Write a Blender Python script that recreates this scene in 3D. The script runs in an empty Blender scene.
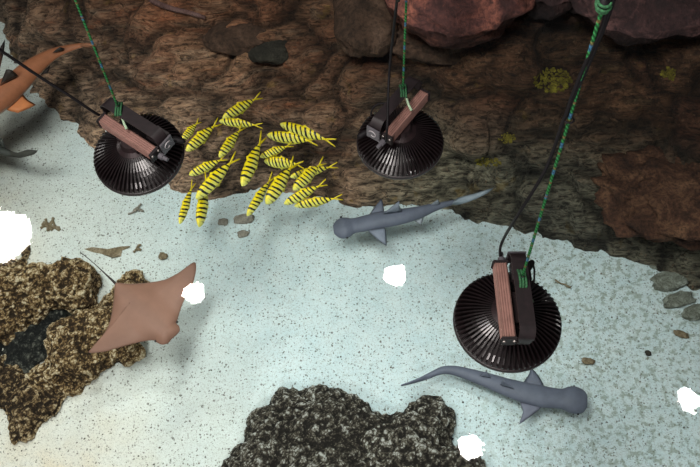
import bpy, bmesh, math, random
from mathutils import Vector, Matrix, noise
from mathutils.bvhtree import BVHTree

random.seed(7)
scene = bpy.context.scene
col = scene.collection
PI = math.pi

# ------------------------------------------------------------------ camera
F, CX, CY, H = 850.0, 350.0, 233.5, 3.85
ZF = -1.2                                   # tank bed
dn = Vector((28.0, -526.5, -F)).normalized()  # straight down, in camera axes
Zc = -dn
fw = Vector((0, 0, -1))
Yc = (fw - Zc * fw.dot(Zc)).normalized()
Xc = Yc.cross(Zc)
R3 = Matrix((Xc, Yc, Zc))
EYE = Vector((0, 0, H))
cam_data = bpy.data.cameras.new('camera')
cam_data.sensor_width = 36
cam_data.lens = F * 36 / 700
cam_data.clip_end = 100
cam = bpy.data.objects.new('camera', cam_data)
col.objects.link(cam)
cam.matrix_world = Matrix.Translation(EYE) @ R3.to_4x4()
scene.camera = cam


def ray(px, py):
    return R3 @ Vector(((px - CX) / F, -(py - CY) / F, -1.0))


def P(px, py, z):
    d = ray(px, py)
    return EYE + d * ((z - H) / d.z)


def proj(p):
    v = R3.transposed() @ (Vector(p) - EYE)
    return (CX + F * v.x / -v.z, CY - F * v.y / -v.z)


def mpp(px, py, z):
    """metres covered by one pixel at that spot"""
    d = ray(px, py)
    return ((z - H) / d.z) / F


# ------------------------------------------------------------------ material helpers
def srgb(r, g, b, a=1.0):
    f = lambda c: (c / 255 / 12.92) if c <= 10 else ((c / 255 + 0.055) / 1.055) ** 2.4
    return (f(r), f(g), f(b), a)


class NT:
    def __init__(self, name):
        self.m = bpy.data.materials.new(name)
        self.m.use_nodes = True
        self.t = self.m.node_tree
        self.n = self.t.nodes
        self.b = self.n['Principled BSDF']
        self.out = self.n['Material Output']

    def node(self, kind, **kw):
        nd = self.n.new(kind)
        for k, v in kw.items():
            if k in nd.inputs:
                self.put(nd.inputs[k], v)
            else:
                setattr(nd, k, v)
        return nd

    def put(self, sock, v):
        if isinstance(v, bpy.types.NodeSocket):
            self.t.links.new(v, sock)
        else:
            sock.default_value = v

    def coords(self, kind='Object', scale=(1, 1, 1)):
        tc = self.node('ShaderNodeTexCoord')
        mp = self.node('ShaderNodeMapping', Vector=tc.outputs[kind], Scale=scale)
        return mp.outputs[0]

    def noise(self, vec, scale, detail=4, rough=0.55, dist=0.0):
        return self.node('ShaderNodeTexNoise', Vector=vec, Scale=scale, Detail=detail, Roughness=rough, Distortion=dist).outputs[0]

    def voronoi(self, vec, scale, feature='F1', out=0, rnd=1.0):
        nd = self.n.new('ShaderNodeTexVoronoi')
        nd.feature = feature
        self.put(nd.inputs['Vector'], vec)
        nd.inputs['Scale'].default_value = scale
        nd.inputs['Randomness'].default_value = rnd
        return nd.outputs[out]

    def ramp(self, fac, stops, interp='LINEAR'):
        nd = self.n.new('ShaderNodeValToRGB')
        nd.color_ramp.interpolation = interp
        e = nd.color_ramp.elements
        while len(e) > 1:
            e.remove(e[0])
        e[0].position, e[0].color = stops[0]
        for p, c in stops[1:]:
            x = e.new(p)
            x.color = c
        self.put(nd.inputs[0], fac)
        return nd.outputs[0]

    def mix(self, fac, a, b, mode='MIX'):
        nd = self.n.new('ShaderNodeMix')
        nd.data_type = 'RGBA'
        nd.blend_type = mode
        self.put(nd.inputs[0], fac)
        self.put(nd.inputs[6], a)
        self.put(nd.inputs[7], b)
        return nd.outputs[2]

    def math(self, op, a, b=0.0, clamp=False):
        nd = self.n.new('ShaderNodeMath')
        nd.operation = op
        nd.use_clamp = clamp
        self.put(nd.inputs[0], a)
        self.put(nd.inputs[1], b)
        return nd.outputs[0]

    def sep(self, vec):
        return self.node('ShaderNodeSeparateXYZ', Vector=vec).outputs

    def mapr(self, v, a, b, c=0.0, d=1.0):
        nd = self.n.new('ShaderNodeMapRange')
        for i, x in enumerate((v, a, b, c, d)):
            self.put(nd.inputs[i], x)
        return nd.outputs[0]

    def bump(self, h, strength=0.5, dist=0.01):
        return self.node('ShaderNodeBump', Height=h, Strength=strength, Distance=dist).outputs[0]

    def fin(self, color, rough=0.6, metal=0.0, normal=None, spec=None, emit=None):
        self.put(self.b.inputs['Base Color'], color)
        self.put(self.b.inputs['Roughness'], rough)
        self.put(self.b.inputs['Metallic'], metal)
        if normal is not None:
            self.put(self.b.inputs['Normal'], normal)
        if spec is not None:
            self.put(self.b.inputs['Specular IOR Level'], spec)
        return self.m


G = lambda v: (v, v, v, 1)

# sand
def mat_sand():
    t = NT('pale speckled sand')
    v = t.coords()
    xyz = t.sep(v)
    big = t.noise(v, 1.1, 3)
    tint = t.mix(t.mapr(t.math('ADD', xyz[0], t.math('MULTIPLY', xyz[1], 0.55)), -0.6, 0.75), (0.72, 0.635, 0.50, 1), (0.52, 0.64, 0.66, 1))
    tint = t.mix(t.mapr(big, 0.35, 0.75, 0, 0.6), tint, (0.54, 0.64, 0.65, 1))
    mid = t.noise(v, 9, 4)
    base = t.mix(t.mapr(mid, 0.35, 0.7, 0, 0.35), tint, (0.74, 0.78, 0.76, 1))
    fine = t.noise(v, 130, 2)
    base = t.mix(t.mapr(fine, 0.35, 0.7, 0.0, 0.26), base, (0.30, 0.32, 0.29, 1))
    # dark grains, two sizes, each voronoi cell carrying a grain or not
    wob = t.node('ShaderNodeTexNoise', Vector=v, Scale=70.0, Detail=2.0)
    gv = t.mix(0.02, v, wob.outputs['Color'], 'ADD')

    def grains(scale, size, keep):
        nd = t.n.new('ShaderNodeTexVoronoi')
        t.put(nd.inputs['Vector'], gv)
        nd.inputs['Scale'].default_value = scale
        on = t.math('GREATER_THAN', t.sep(nd.outputs['Color'])[0], keep)
        return t.math('MULTIPLY', on, t.math('LESS_THAN', nd.outputs['Distance'], size))
    g1 = grains(52, 0.27, 0.55)
    g2 = grains(29, 0.20, 0.74)
    g3 = grains(95, 0.34, 0.4)
    base = t.mix(t.math('MULTIPLY', g3, 0.42), base, (0.22, 0.21, 0.17, 1))
    base = t.mix(t.math('MULTIPLY', g1, 0.78), base, (0.13, 0.12, 0.10, 1))
    base = t.mix(t.math('MULTIPLY', g2, 0.8), base, (0.10, 0.09, 0.075, 1))
    speck = t.mapr(t.noise(v, 85, 3, 0.7), 0.60, 0.68)
    base = t.mix(t.math('MULTIPLY', speck, 0.72), base, (0.20, 0.19, 0.155, 1))
    # green brown mottling on the right
    mott = t.math('MULTIPLY', t.mapr(t.noise(v, 24, 4, 0.6), 0.50, 0.60), t.mapr(xyz[0], 0.3, 1.5))
    base = t.mix(t.math('MULTIPLY', mott, 0.62), base, (0.20, 0.23, 0.17, 1))
    return t.fin(base, 0.95, normal=t.bump(t.math('ADD', fine, t.math('MULTIPLY', mid, 2.0)), 0.5, 0.012), spec=0.1)


# brown wet rock of the bank
def mat_bank():
    t = NT('brown submerged rock face')
    v = t.coords()
    xyz = t.sep(v)
    at = t.node('ShaderNodeAttribute', attribute_name='Relief')
    rel = t.n.new('ShaderNodeSeparateColor')
    t.put(rel.inputs[0], at.outputs['Color'])
    gap1, gap2, cid = rel.outputs[0:3]
    cid2 = at.outputs['Alpha']
    st = t.coords('Object', (0.8, 3.2, 4.6))
    n1 = t.noise(st, 2.4, 8, 0.66, 0.5)
    n2 = t.noise(st, 12, 8, 0.72, 0.5)
    n3 = t.noise(v, 46, 4, 0.7)
    nb = t.noise(v, 1.25, 3, 0.6)
    c = t.ramp(n1, [(0.28, (0.030, 0.017, 0.012, 1)), (0.40, (0.10, 0.052, 0.032, 1)), (0.50, (0.23, 0.125, 0.078, 1)),
                    (0.57, (0.085, 0.052, 0.038, 1)), (0.68, (0.27, 0.125, 0.072, 1))])
    c = t.mix(t.mapr(cid, 0, 1, 0, 0.5), c, t.mix(n2, (0.05, 0.034, 0.025, 1), (0.30, 0.14, 0.085, 1)))
    c = t.mix(t.mapr(cid2, 0.5, 1, 0, 0.4), c, (0.22, 0.17, 0.12, 1))
    grey = t.mix(t.mapr(n2, 0.38, 0.66), (0.045, 0.036, 0.032, 1), (0.25, 0.215, 0.175, 1))
    low = t.mapr(t.math('ADD', xyz[2], t.math('MULTIPLY', t.mapr(n1, 0.3, 0.7, -0.5, 0.5), 0.7)), -1.05, -0.45)
    c = t.mix(low, grey, c)
    # greener and more layered to the right, colour also darkened for light falloff
    right = t.mapr(t.math('ADD', xyz[0], t.mapr(nb, 0.3, 0.7, -0.5, 0.5)), 0.0, 0.9)
    green = t.ramp(n1, [(0.32, (0.014, 0.010, 0.008, 1)), (0.44, (0.075, 0.050, 0.032, 1)), (0.52, (0.17, 0.105, 0.064, 1)), (0.57, (0.05, 0.036, 0.025, 1)), (0.68, (0.16, 0.13, 0.075, 1))])
    green = t.mix(t.mapr(cid, 0.35, 0.9, 0, 0.6), green, t.mix(t.mapr(n2, 0.3, 0.7), (0.035, 0.016, 0.013, 1), (0.20, 0.088, 0.062, 1)))
    c = t.mix(t.math('MULTIPLY', right, 0.85), c, green)
    lowr = t.math('MULTIPLY', t.mapr(xyz[2], -0.55, -0.9), t.mapr(xyz[0], 0.0, 0.6))
    c = t.mix(t.math('MULTIPLY', lowr, 0.85), c, t.mix(t.mapr(n2, 0.36, 0.64), (0.035, 0.046, 0.038, 1), (0.27, 0.31, 0.26, 1)))
    c = t.mix(t.mapr(n2, 0.36, 0.53, 0.9, 0.0), c, (0.012, 0.010, 0.008, 1))
    c = t.mix(t.mapr(n3, 0.58, 0.70, 0.0, 0.55), c, (0.32, 0.24, 0.165, 1))
    c = t.mix(t.mapr(t.noise(v, 7, 3), 0.64, 0.72, 0, 0.3), c, (0.28, 0.22, 0.05, 1))
    c = t.mix(1.0, c, t.mix(t.mapr(xyz[0], -0.3, 1.0), (3.2, 2.5, 2.05, 1), (1.35, 1.12, 0.98, 1)), 'MULTIPLY')  # light falloff from left to right painted as a colour multiplier
    c = t.mix(1.0, c, t.mix(t.mapr(nb, 0.35, 0.65), (0.66, 0.66, 0.66, 1), (1.3, 1.25, 1.2, 1)), 'MULTIPLY')
    dk = t.math('MULTIPLY', t.mapr(gap1, 0, 1, 0.22, 1.0), t.mapr(gap2, 0, 1, 0.5, 1.0))  # crevice shade between the stones, put into the colour
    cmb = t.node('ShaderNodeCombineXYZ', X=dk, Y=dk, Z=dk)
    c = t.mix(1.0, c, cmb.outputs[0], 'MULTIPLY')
    h = t.math('ADD', t.math('MULTIPLY', n2, 1.6), n3)
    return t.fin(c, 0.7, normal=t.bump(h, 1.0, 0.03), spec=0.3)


def mat_rock(name, dark, mid, light, scale=1.0, rough=0.8):
    t = NT(name)
    v = t.coords()
    n1 = t.noise(v, 4 * scale, 6, 0.65, 0.8)
    n2 = t.noise(v, 38 * scale, 5, 0.7)
    c = t.ramp(n1, [(0.3, dark), (0.5, mid), (0.7, light)])
    c = t.mix(t.mapr(n2, 0.34, 0.55, 0.8, 0), c, dark)
    c = t.mix(t.mapr(n2, 0.6, 0.75, 0, 0.5), c, light)
    return t.fin(c, rough, normal=t.bump(t.math('ADD', n2, n1), 0.9, 0.02), spec=0.3)


# knobbly live rock: cream worm-like ridges over dark hollows
def mat_coral(name, dark, mid, light, pale, cover=0.5):
    t = NT(name)
    v = t.coords()
    wob = t.node('ShaderNodeTexNoise', Vector=v, Scale=26.0, Detail=3.0)
    vv = t.mix(0.045, v, wob.outputs['Color'], 'ADD')
    a = t.voronoi(vv, 58)
    b = t.noise(v, 72, 6, 0.8, 2.2)
    big = t.noise(v, 6, 3)
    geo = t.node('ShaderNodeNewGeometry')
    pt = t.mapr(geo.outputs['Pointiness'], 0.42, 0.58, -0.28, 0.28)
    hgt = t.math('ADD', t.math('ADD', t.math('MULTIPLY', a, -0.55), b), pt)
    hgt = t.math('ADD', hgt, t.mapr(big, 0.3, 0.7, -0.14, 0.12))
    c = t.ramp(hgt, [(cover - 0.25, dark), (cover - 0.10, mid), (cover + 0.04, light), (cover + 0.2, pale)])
    return t.fin(c, 0.8, normal=t.bump(hgt, 1.0, 0.02), spec=0.25)


def mat_plain(name, color, rough=0.5, metal=0.0, grain=0.15, scale=60, bump=0.0, spec=None):
    t = NT(name)
    v = t.coords()
    n = t.noise(v, scale, 3)
    dk = tuple(c * (1 - grain * 2) for c in color[:3]) + (1,)
    lt = tuple(min(1, c * (1 + grain * 2)) for c in color[:3]) + (1,)
    c = t.ramp(n, [(0.3, dk), (0.7, lt)])
    return t.fin(c, rough, metal, normal=t.bump(n, bump, 0.005) if bump else None, spec=spec)


def mat_skin(name, rough=0.55, grain=0.12, scale=18):
    """skin whose colour comes from the colour attribute, gently mottled"""
    t = NT(name)
    at = t.node('ShaderNodeAttribute', attribute_name='Col')
    v = t.coords()
    n = t.noise(v, scale, 5, 0.6)
    f = t.mapr(n, 0.3, 0.7, 1 - grain, 1 + grain)
    cmb = t.node('ShaderNodeCombineXYZ', X=f, Y=f, Z=f)
    c = t.mix(1.0, at.outputs['Color'], cmb.outputs[0], 'MULTIPLY')
    return t.fin(c, rough, spec=0.3)


def mat_fish():
    t = NT('yellow fish skin with black bars')
    v = t.coords()
    x, y, z = t.sep(v)[0:3]
    # slanting bars across the flank, alternately bold and thin
    u = t.math('ADD', t.math('MULTIPLY', x, 76.0), t.math('MULTIPLY', z, -20.0))
    u = t.math('ADD', u, t.math('MULTIPLY', t.noise(v, 7, 2), 2.4))
    s = t.math('SINE', u)
    s2 = t.math('SINE', t.math('MULTIPLY', u, 0.5))
    bar = t.mapr(t.math('ADD', s, t.math('MULTIPLY', s2, 0.4)), 0.22, 0.42)
    gate = t.math('MULTIPLY', t.mapr(x, -0.29, -0.25), t.mapr(x, 0.43, 0.39))
    fl = t.math('MULTIPLY', t.mapr(z, -0.13, -0.09), t.mapr(z, 0.165, 0.145))
    bar = t.math('MULTIPLY', t.math('MULTIPLY', bar, gate), fl)
    body = t.mix(t.mapr(z, -0.10, 0.12), (0.90, 0.80, 0.06, 1), (0.84, 0.64, 0.008, 1))
    pale = t.math('MULTIPLY', t.mapr(t.math('ABSOLUTE', t.math('ADD', z, 0.01)), 0.11, 0.02), t.mapr(x, -0.25, 0.0))
    body = t.mix(t.math('MULTIPLY', pale, 0.40), body, (0.66, 0.78, 0.36, 1))
    fins = t.math('GREATER_THAN', t.mapr(x, -0.27, -0.28), 0.5)
    body = t.mix(fins, body, (0.80, 0.60, 0.01, 1))
    c = t.mix(bar, body, (0.012, 0.012, 0.012, 1))
    return t.fin(c, 0.4, spec=0.4)


def mat_rope():
    t = NT('green braided rope with blue and orange flecks')
    tc = t.node('ShaderNodeTexCoord')
    x, y, z = t.sep(tc.outputs['Generated'])[0:3]
    o = t.sep(tc.outputs['Object'])[0:3]
    zz = t.math('MULTIPLY', o[2], 380.0)
    w1 = t.math('SINE', t.math('ADD', zz, t.math('MULTIPLY', o[0], 300.0)))
    w2 = t.math('SINE', t.math('ADD', t.math('MULTIPLY', o[2], 47.0), 1.0))
    w3 = t.math('SINE', t.math('MULTIPLY', o[2], 83.0))
    c = t.mix(t.mapr(w1, -1, 1), (0.006, 0.055, 0.014, 1), (0.022, 0.17, 0.045, 1))
    c = t.mix(t.mapr(w2, 0.75, 0.95), c, (0.03, 0.10, 0.17, 1))
    c = t.mix(t.mapr(w3, 0.84, 0.96, 0, 0.7), c, (0.14, 0.08, 0.03, 1))
    return t.fin(c, 0.7, normal=t.bump(w1, 0.5, 0.004), spec=0.2)


def mat_led(name='glowing lamp lens', power=None):
    t = NT(name)
    v = t.coords()
    n = t.noise(v, 20, 2)
    e = t.n.new('ShaderNodeEmission')
    t.put(e.inputs[0], t.mix(t.mapr(n, 0.3, 0.7), (1, 0.955, 0.90, 1), (1, 0.98, 0.96, 1)))
    e.inputs[1].default_value = power or LED
    t.t.links.new(e.outputs[0], t.out.inputs[0])
    return t.m


LED = 210.0


def mat_water():
    t = NT('clear rippled water')
    v = t.coords()
    n = t.math('ADD', t.noise(v, 3.0, 3, 0.5), t.math('MULTIPLY', t.noise(v, 11.0, 2), 0.25))
    nrm = t.bump(n, 0.10, 0.03)
    tr = t.n.new('ShaderNodeBsdfTransparent')
    tr.inputs[0].default_value = (0.93, 0.985, 0.985, 1)
    gl = t.n.new('ShaderNodeBsdfGlossy')
    gl.inputs['Roughness'].default_value = 0.0
    t.put(gl.inputs['Normal'], nrm)
    fr = t.node('ShaderNodeFresnel', IOR=1.33)
    mx = t.n.new('ShaderNodeMixShader')
    t.put(mx.inputs[0], fr.outputs[0])
    t.t.links.new(tr.outputs[0], mx.inputs[1])
    t.t.links.new(gl.outputs[0], mx.inputs[2])
    t.t.links.new(mx.outputs[0], t.out.inputs[0])
    return t.m


M = dict(
    sand=mat_sand(), bank=mat_bank(), water=mat_water(), led=mat_led(), led_soft=mat_led('softly glowing lamp lens', 55.0), rope=mat_rope(), fish=mat_fish(),
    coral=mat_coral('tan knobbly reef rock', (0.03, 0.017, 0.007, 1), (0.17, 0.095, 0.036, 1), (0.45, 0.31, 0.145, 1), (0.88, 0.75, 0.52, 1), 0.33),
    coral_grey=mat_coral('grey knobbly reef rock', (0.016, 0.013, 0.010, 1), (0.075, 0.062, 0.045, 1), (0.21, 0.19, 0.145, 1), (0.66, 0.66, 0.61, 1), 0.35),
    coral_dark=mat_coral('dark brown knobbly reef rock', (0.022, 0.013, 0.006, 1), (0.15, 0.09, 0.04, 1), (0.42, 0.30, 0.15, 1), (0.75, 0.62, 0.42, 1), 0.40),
    crevice_shade=mat_coral('blackish crevice shade', (0.008, 0.009, 0.008, 1), (0.022, 0.024, 0.020, 1), (0.075, 0.075, 0.06, 1), (0.17, 0.17, 0.14, 1), 0.42),  # near-black tones stand for the shade between the reef rocks
    dry=mat_rock('reddish brown dry rock', (0.016, 0.006, 0.006, 1), (0.07, 0.026, 0.022, 1), (0.25, 0.09, 0.06, 1)),
    dry_dark=mat_rock('purple brown dry rock', (0.007, 0.0035, 0.004, 1), (0.025, 0.011, 0.011, 1), (0.10, 0.05, 0.046, 1)),
    red=mat_rock('rusty underwater boulder', (0.014, 0.007, 0.005, 1), (0.085, 0.036, 0.02, 1), (0.24, 0.12, 0.065, 1), 1.4),
    brown=mat_rock('brown underwater boulder', (0.03, 0.018, 0.012, 1), (0.12, 0.065, 0.042, 1), (0.22, 0.13, 0.09, 1)),
    darkstone=mat_rock('dark olive cobble', (0.02, 0.018, 0.014, 1), (0.055, 0.048, 0.036, 1), (0.10, 0.09, 0.065, 1), 2),
    greystone=mat_rock('grey tan stone', (0.16, 0.14, 0.11, 1), (0.34, 0.31, 0.26, 1), (0.50, 0.48, 0.42, 1), 2),
    olivestone=mat_rock('olive mottled stone', (0.08, 0.08, 0.055, 1), (0.28, 0.30, 0.25, 1), (0.50, 0.54, 0.48, 1), 3),
    tanstone=mat_rock('tan rubble', (0.10, 0.07, 0.04, 1), (0.32, 0.25, 0.15, 1), (0.5, 0.42, 0.3, 1), 4),
    yellow=mat_rock('mustard encrusting growth', (0.05, 0.04, 0.01, 1), (0.24, 0.19, 0.025, 1), (0.52, 0.45, 0.05, 1), 5),
    driftpink=mat_rock('pinkish branch', (0.10, 0.05, 0.045, 1), (0.26, 0.14, 0.125, 1), (0.36, 0.22, 0.20, 1), 2),
    chips=mat_plain('grey brown gravel', (0.12, 0.11, 0.085, 1), 0.9, grain=0.4, scale=9),
    skin=mat_skin('shark skin'), rayskin=mat_skin('ray skin', 0.6, 0.10, 7),
    sink=mat_plain('black bronze heat sink', (0.007, 0.004, 0.0045, 1), 0.28, 0.2, 0.2, 30),
    hub=mat_plain('dark plum metal', (0.016, 0.008, 0.009, 1), 0.45, 0.4, 0.2, 30),
    driver=mat_plain('rosy brown anodised metal', (0.25, 0.135, 0.112, 1), 0.5, 0.3, 0.08, 30),
    strap=mat_plain('dark plum painted steel', (0.009, 0.005, 0.006, 1), 0.5, 0.05, 0.2, 40),
    plate=mat_plain('grey black plastic', (0.075, 0.07, 0.08, 1), 0.5, 0, 0.1),
    mark=mat_plain('light grey mark', (0.30, 0.28, 0.29, 1), 0.5, 0, 0.05),
    steel=mat_plain('pale steel', (0.40, 0.36, 0.34, 1), 0.35, 0.7, 0.1),
    rubber=mat_plain('black rubber cable sheath', (0.006, 0.005, 0.006, 1), 0.6, 0, 0.1, spec=0.15),
    hitch=mat_plain('green rope', (0.012, 0.075, 0.025, 1), 0.8, 0, 0.35, 150),
    ropeend=mat_plain('pale frayed rope', (0.26, 0.36, 0.24, 1), 0.8, 0, 0.3, 200),
)


# ------------------------------------------------------------------ object helpers
def link(name, mesh, mat, parent=None, loc=None):
    o = bpy.data.objects.new(name, mesh)
    col.objects.link(o)
    if mat is not None:
        mesh.materials.clear()
        mesh.materials.append(mat)
    if parent:
        o.parent = parent
    if loc is not None:
        o.location = loc
    return o


def obj(name, bm, mat, parent=None, smooth=True, loc=None):
    """link a bmesh as ONE mesh object"""
    me = bpy.data.meshes.new(name)
    bm.normal_update()
    bm.to_mesh(me)
    bm.free()
    if smooth:
        for p in me.polygons:
            p.use_smooth = True
    return link(name, me, mat, parent, loc)


def recentre(o):
    """move the origin of a mesh to the middle of its base without moving the mesh"""
    vs = o.data.vertices
    lo = [min(v.co[i] for v in vs) for i in range(3)]
    hi = [max(v.co[i] for v in vs) for i in range(3)]
    c = Vector(((lo[0] + hi[0]) / 2, (lo[1] + hi[1]) / 2, lo[2]))
    o.data.transform(Matrix.Translation(-c))
    o.location = c
    return o


def tag(o, label=None, cat=None, group=None, kind=None):
    if label:
        o['label'] = label
    if cat:
        o['category'] = cat
    if group:
        o['group'] = group
    if kind:
        o['kind'] = kind
    return o


def empty(name, loc):
    o = bpy.data.objects.new(name, None)
    col.objects.link(o)
    o.location = loc
    o.empty_display_size = 0.1
    return o


def copy_tree(o, parent=None):
    c = o.copy()
    col.objects.link(c)
    if parent:
        c.parent = parent
    for ch in list(o.children):
        copy_tree(ch, c)
    return c


def box(bm, c, s, bev=0.0, rot=None):
    r = bmesh.ops.create_cube(bm, size=1.0)
    m = Matrix.Translation(c) @ (rot.to_4x4() if rot else Matrix.Identity(4)) @ Matrix.Diagonal((s[0], s[1], s[2], 1))
    bmesh.ops.transform(bm, matrix=m, verts=r['verts'])
    if bev:
        es = {e for v in r['verts'] for e in v.link_edges}
        bmesh.ops.bevel(bm, geom=list(es), offset=bev, segments=2, affect='EDGES')


def cyl(bm, p0, p1, r0, r1=None, seg=16):
    r1 = r0 if r1 is None else r1
    tube(bm, [p0, p1], [r0, r1], seg)


def tube(bm, pts, rad, seg=10, caps=True):
    pts = [Vector(p) for p in pts]
    if not hasattr(rad, '__len__'):
        rad = [rad] * len(pts)
    rings = []
    up = None
    for i, p in enumerate(pts):
        a = pts[max(i - 1, 0)]
        b = pts[min(i + 1, len(pts) - 1)]
        t = (b - a).normalized()
        if up is None:
            up = t.orthogonal().normalized()
        else:
            up = (up - t * up.dot(t)).normalized()
        sd = t.cross(up)
        rings.append([bm.verts.new(p + (up * math.cos(k * 2 * PI / seg) + sd * math.sin(k * 2 * PI / seg)) * rad[i]) for k in range(seg)])
    for a, b in zip(rings, rings[1:]):
        for k in range(seg):
            bm.faces.new((a[k], a[(k + 1) % seg], b[(k + 1) % seg], b[k]))
    if caps:
        bm.faces.new(rings[0][::-1])
        bm.faces.new(rings[-1])


def catmull(pts, n):
    """smooth resample of a list of vectors (any dimension as tuples)"""
    pts = [Vector(p) for p in pts]
    out = []
    m = len(pts) - 1
    for i in range(n):
        u = i / (n - 1) * m
        k = min(int(u), m - 1)
        f = u - k
        p0 = pts[max(k - 1, 0)]
        p1, p2 = pts[k], pts[k + 1]
        p3 = pts[min(k + 2, m)]
        out.append(0.5 * ((2 * p1) + (p2 - p0) * f + (2 * p0 - 5 * p1 + 4 * p2 - p3) * f * f + (3 * p1 - p0 - 3 * p2 + p3) * f ** 3))
    return out


def interp(xs, ys, x):
    if x <= xs[0]:
        return ys[0]
    for a, b, p, q in zip(xs, xs[1:], ys, ys[1:]):
        if x <= b:
            return p + (q - p) * (x - a) / (b - a)
    return ys[-1]


def fbm(p, scale, octv=4, seed=0.0):
    q = Vector(p) * scale + Vector((seed, seed * 1.7, -seed))
    return noise.fractal(q, 0.9, 2.1, octv)


# ------------------------------------------------------------------ the setting
# sand bed
bm = bmesh.new()
NX, NY = 150, 130
x0, x1, y0, y1 = -5.0, 5.0, -1.2, 7.2
g = [[None] * (NX + 1) for _ in range(NY + 1)]
for j in range(NY + 1):
    for i in range(NX + 1):
        x = x0 + (x1 - x0) * i / NX
        y = y0 + (y1 - y0) * j / NY
        z = ZF + 0.018 * fbm((x, y, 0), 1.1, 3, 3.0)
        g[j][i] = bm.verts.new((x, y, z))
for j in range(NY):
    for i in range(NX):
        bm.faces.new((g[j][i], g[j][i + 1], g[j + 1][i + 1], g[j + 1][i]))
sand = tag(obj('floor', bm, M['sand']), 'pale speckled sand bed of the tank', 'sand', kind='structure')

# water surface
bm = bmesh.new()
r = bmesh.ops.create_grid(bm, x_segments=2, y_segments=2, size=1)
bmesh.ops.transform(bm, matrix=Matrix.Translation((0, 3.0, 0)) @ Matrix.Diagonal((5, 4.2, 1, 1)), verts=r['verts'])
water = tag(obj('water_surface', bm, M['water']), 'clear calm water surface over the whole tank', 'water', kind='structure')

# rock bank, lofted from the line where it leaves the sand up to its crest
foot = [(-150, -10), (-70, 0), (-20, 8), (4, 22), (14, 44), (20, 68), (36, 90), (56, 112), (76, 128), (88, 139), (112, 152), (150, 166), (188, 186),
        (212, 198), (236, 191), (266, 187), (300, 191), (332, 198), (352, 204), (380, 206), (410, 206), (444, 209), (456, 213), (466, 220), (476, 222),
        (486, 218), (498, 223), (512, 232), (530, 235), (552, 238), (567, 240), (577, 248), (602, 253), (628, 261), (654, 267), (668, 274), (700, 283),
        (760, 300), (850, 325)]
crest = [(-190, -60, -0.62), (-60, -60, -0.62), (10, -55, -0.62), (100, -50, -0.5), (200, -45, -0.42), (300, -45, -0.32), (400, -45, -0.12), (500, -45, 0.03), (600, -40, 0.06),
         (700, -35, 0.06), (860, -20, 0.06)]
NS, NT_ = 420, 110
fl = [Vector((a, b, 0)) for a, b in foot]
fl = catmull(fl, NS)
acc = [0]
for a, b in zip(fl, fl[1:]):
    acc.append(acc[-1] + (b - a).length)
fxs = [i / (len(crest) - 1) for i in range(len(crest))]
cr = catmull(crest, NS)
bm = bmesh.new()
lay = bm.verts.layers.float_color.new('Relief')
rows = []
for i in range(NS):
    f = fl[i]
    B = P(f.x, f.y, ZF)
    # crest point: matching x, spread to the left at the left end
    want = f.x if f.x > 110 else 110 - (110 - f.x) * 1.0 - max(0, 60 - f.x) * 0.0
    cx_ = [c[0] for c in crest]
    cyy = interp(cx_, [c[1] for c in crest], want)
    czz = interp(cx_, [c[2] for c in crest], want)
    T = P(want + (0 if want > 110 else (110 - want) * 0.35), cyy, czz)
    row = []
    for j in range(NT_ + 1):
        t = -0.12 + 1.62 * j / NT_
        if t <= 1:
            p = B.lerp(T, t)
            tt = max(t, 0)
            z = ZF + (T.z - ZF) * (tt ** 0.85) if t >= 0 else ZF + t * 1.6
            p.z = z
        else:
            u = (t - 1) / 0.5
            p = T + Vector((0, 1.7 * u, 0))
            p.z = T.z + 0.55 * u ** 1.3
        row.append(bm.verts.new(p))
    rows.append(row)
for a, b in zip(rows, rows[1:]):
    for j in range(NT_):
        bm.faces.new((a[j], b[j], b[j + 1], a[j + 1]))
bm.normal_update()
nr = {v: v.normal.copy() for v in bm.verts}
for v in bm.verts:
    n = nr[v]
    if n.z < 0:
        n = -n
    k = min(1.0, max(0.25, (v.co.z - ZF) / 0.25))
    p = v.co
    d = 0.085 * fbm(p, 1.6, 3, 1.0) * k
    st = noise.fractal(Vector((p.x * 1.3, p.y * 5, p.z * 6 + p.x * 0.6)), 0.9, 2.0, 3)
    d += 0.055 * st * k
    d += 0.022 * (1 - abs(fbm(p, 5.0, 2, 9.0)) * 2)
    d += 0.010 * fbm(p, 16, 3, 4.0)
    wv = Vector((fbm(p, 2.0, 2, 5.0), fbm(p, 2.0, 2, 15.0), fbm(p, 2.0, 2, 25.0))) * 0.16
    f, pt = noise.voronoi(Vector((p.x * 1.25, p.y * 2.4, p.z * 3.0)) + wv * 2.4)
    big_gap = f[1] - f[0]
    cid = math.sin(pt[0].x * 12.9898 + pt[0].y * 78.233 + pt[0].z * 37.7) * 43758.5453
    cid -= math.floor(cid)
    d += (0.26 * min(0.40, big_gap) - 0.06 + 0.07 * (cid - 0.5)) * k
    f, pt = noise.voronoi(Vector((p.x * 3.6, p.y * 7.5, p.z * 9.0)) + wv * 2.0)
    small_gap = f[1] - f[0]
    cid2 = math.sin(pt[0].x * 12.9898 + pt[0].y * 78.233 + pt[0].z * 37.7) * 43758.5453
    cid2 -= math.floor(cid2)
    d += 0.060 * min(0.5, small_gap) + 0.02 * (cid2 - 0.5)
    v[lay] = (min(1, big_gap / 0.16), min(1, small_gap / 0.22), cid, cid2)
    v.co = p + n * d
if sum(nr[v].z for v in bm.verts) < 0:
    bmesh.ops.reverse_faces(bm, faces=bm.faces[:])
bank = tag(obj('wall_back', bm, M['bank']), 'brown layered rock bank rising out of the sand', 'rock wall', kind='structure')
bank_tree = BVHTree.FromPolygons([v.co for v in bank.data.vertices], [p.vertices for p in bank.data.polygons])


def on_bank(px, py):
    d = ray(px, py).normalized()
    hit = bank_tree.ray_cast(EYE, d)
    if hit[0] is None:
        return P(px, py, 0), Vector((0, -0.7, 0.7))
    return hit[0], hit[1]


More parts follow.
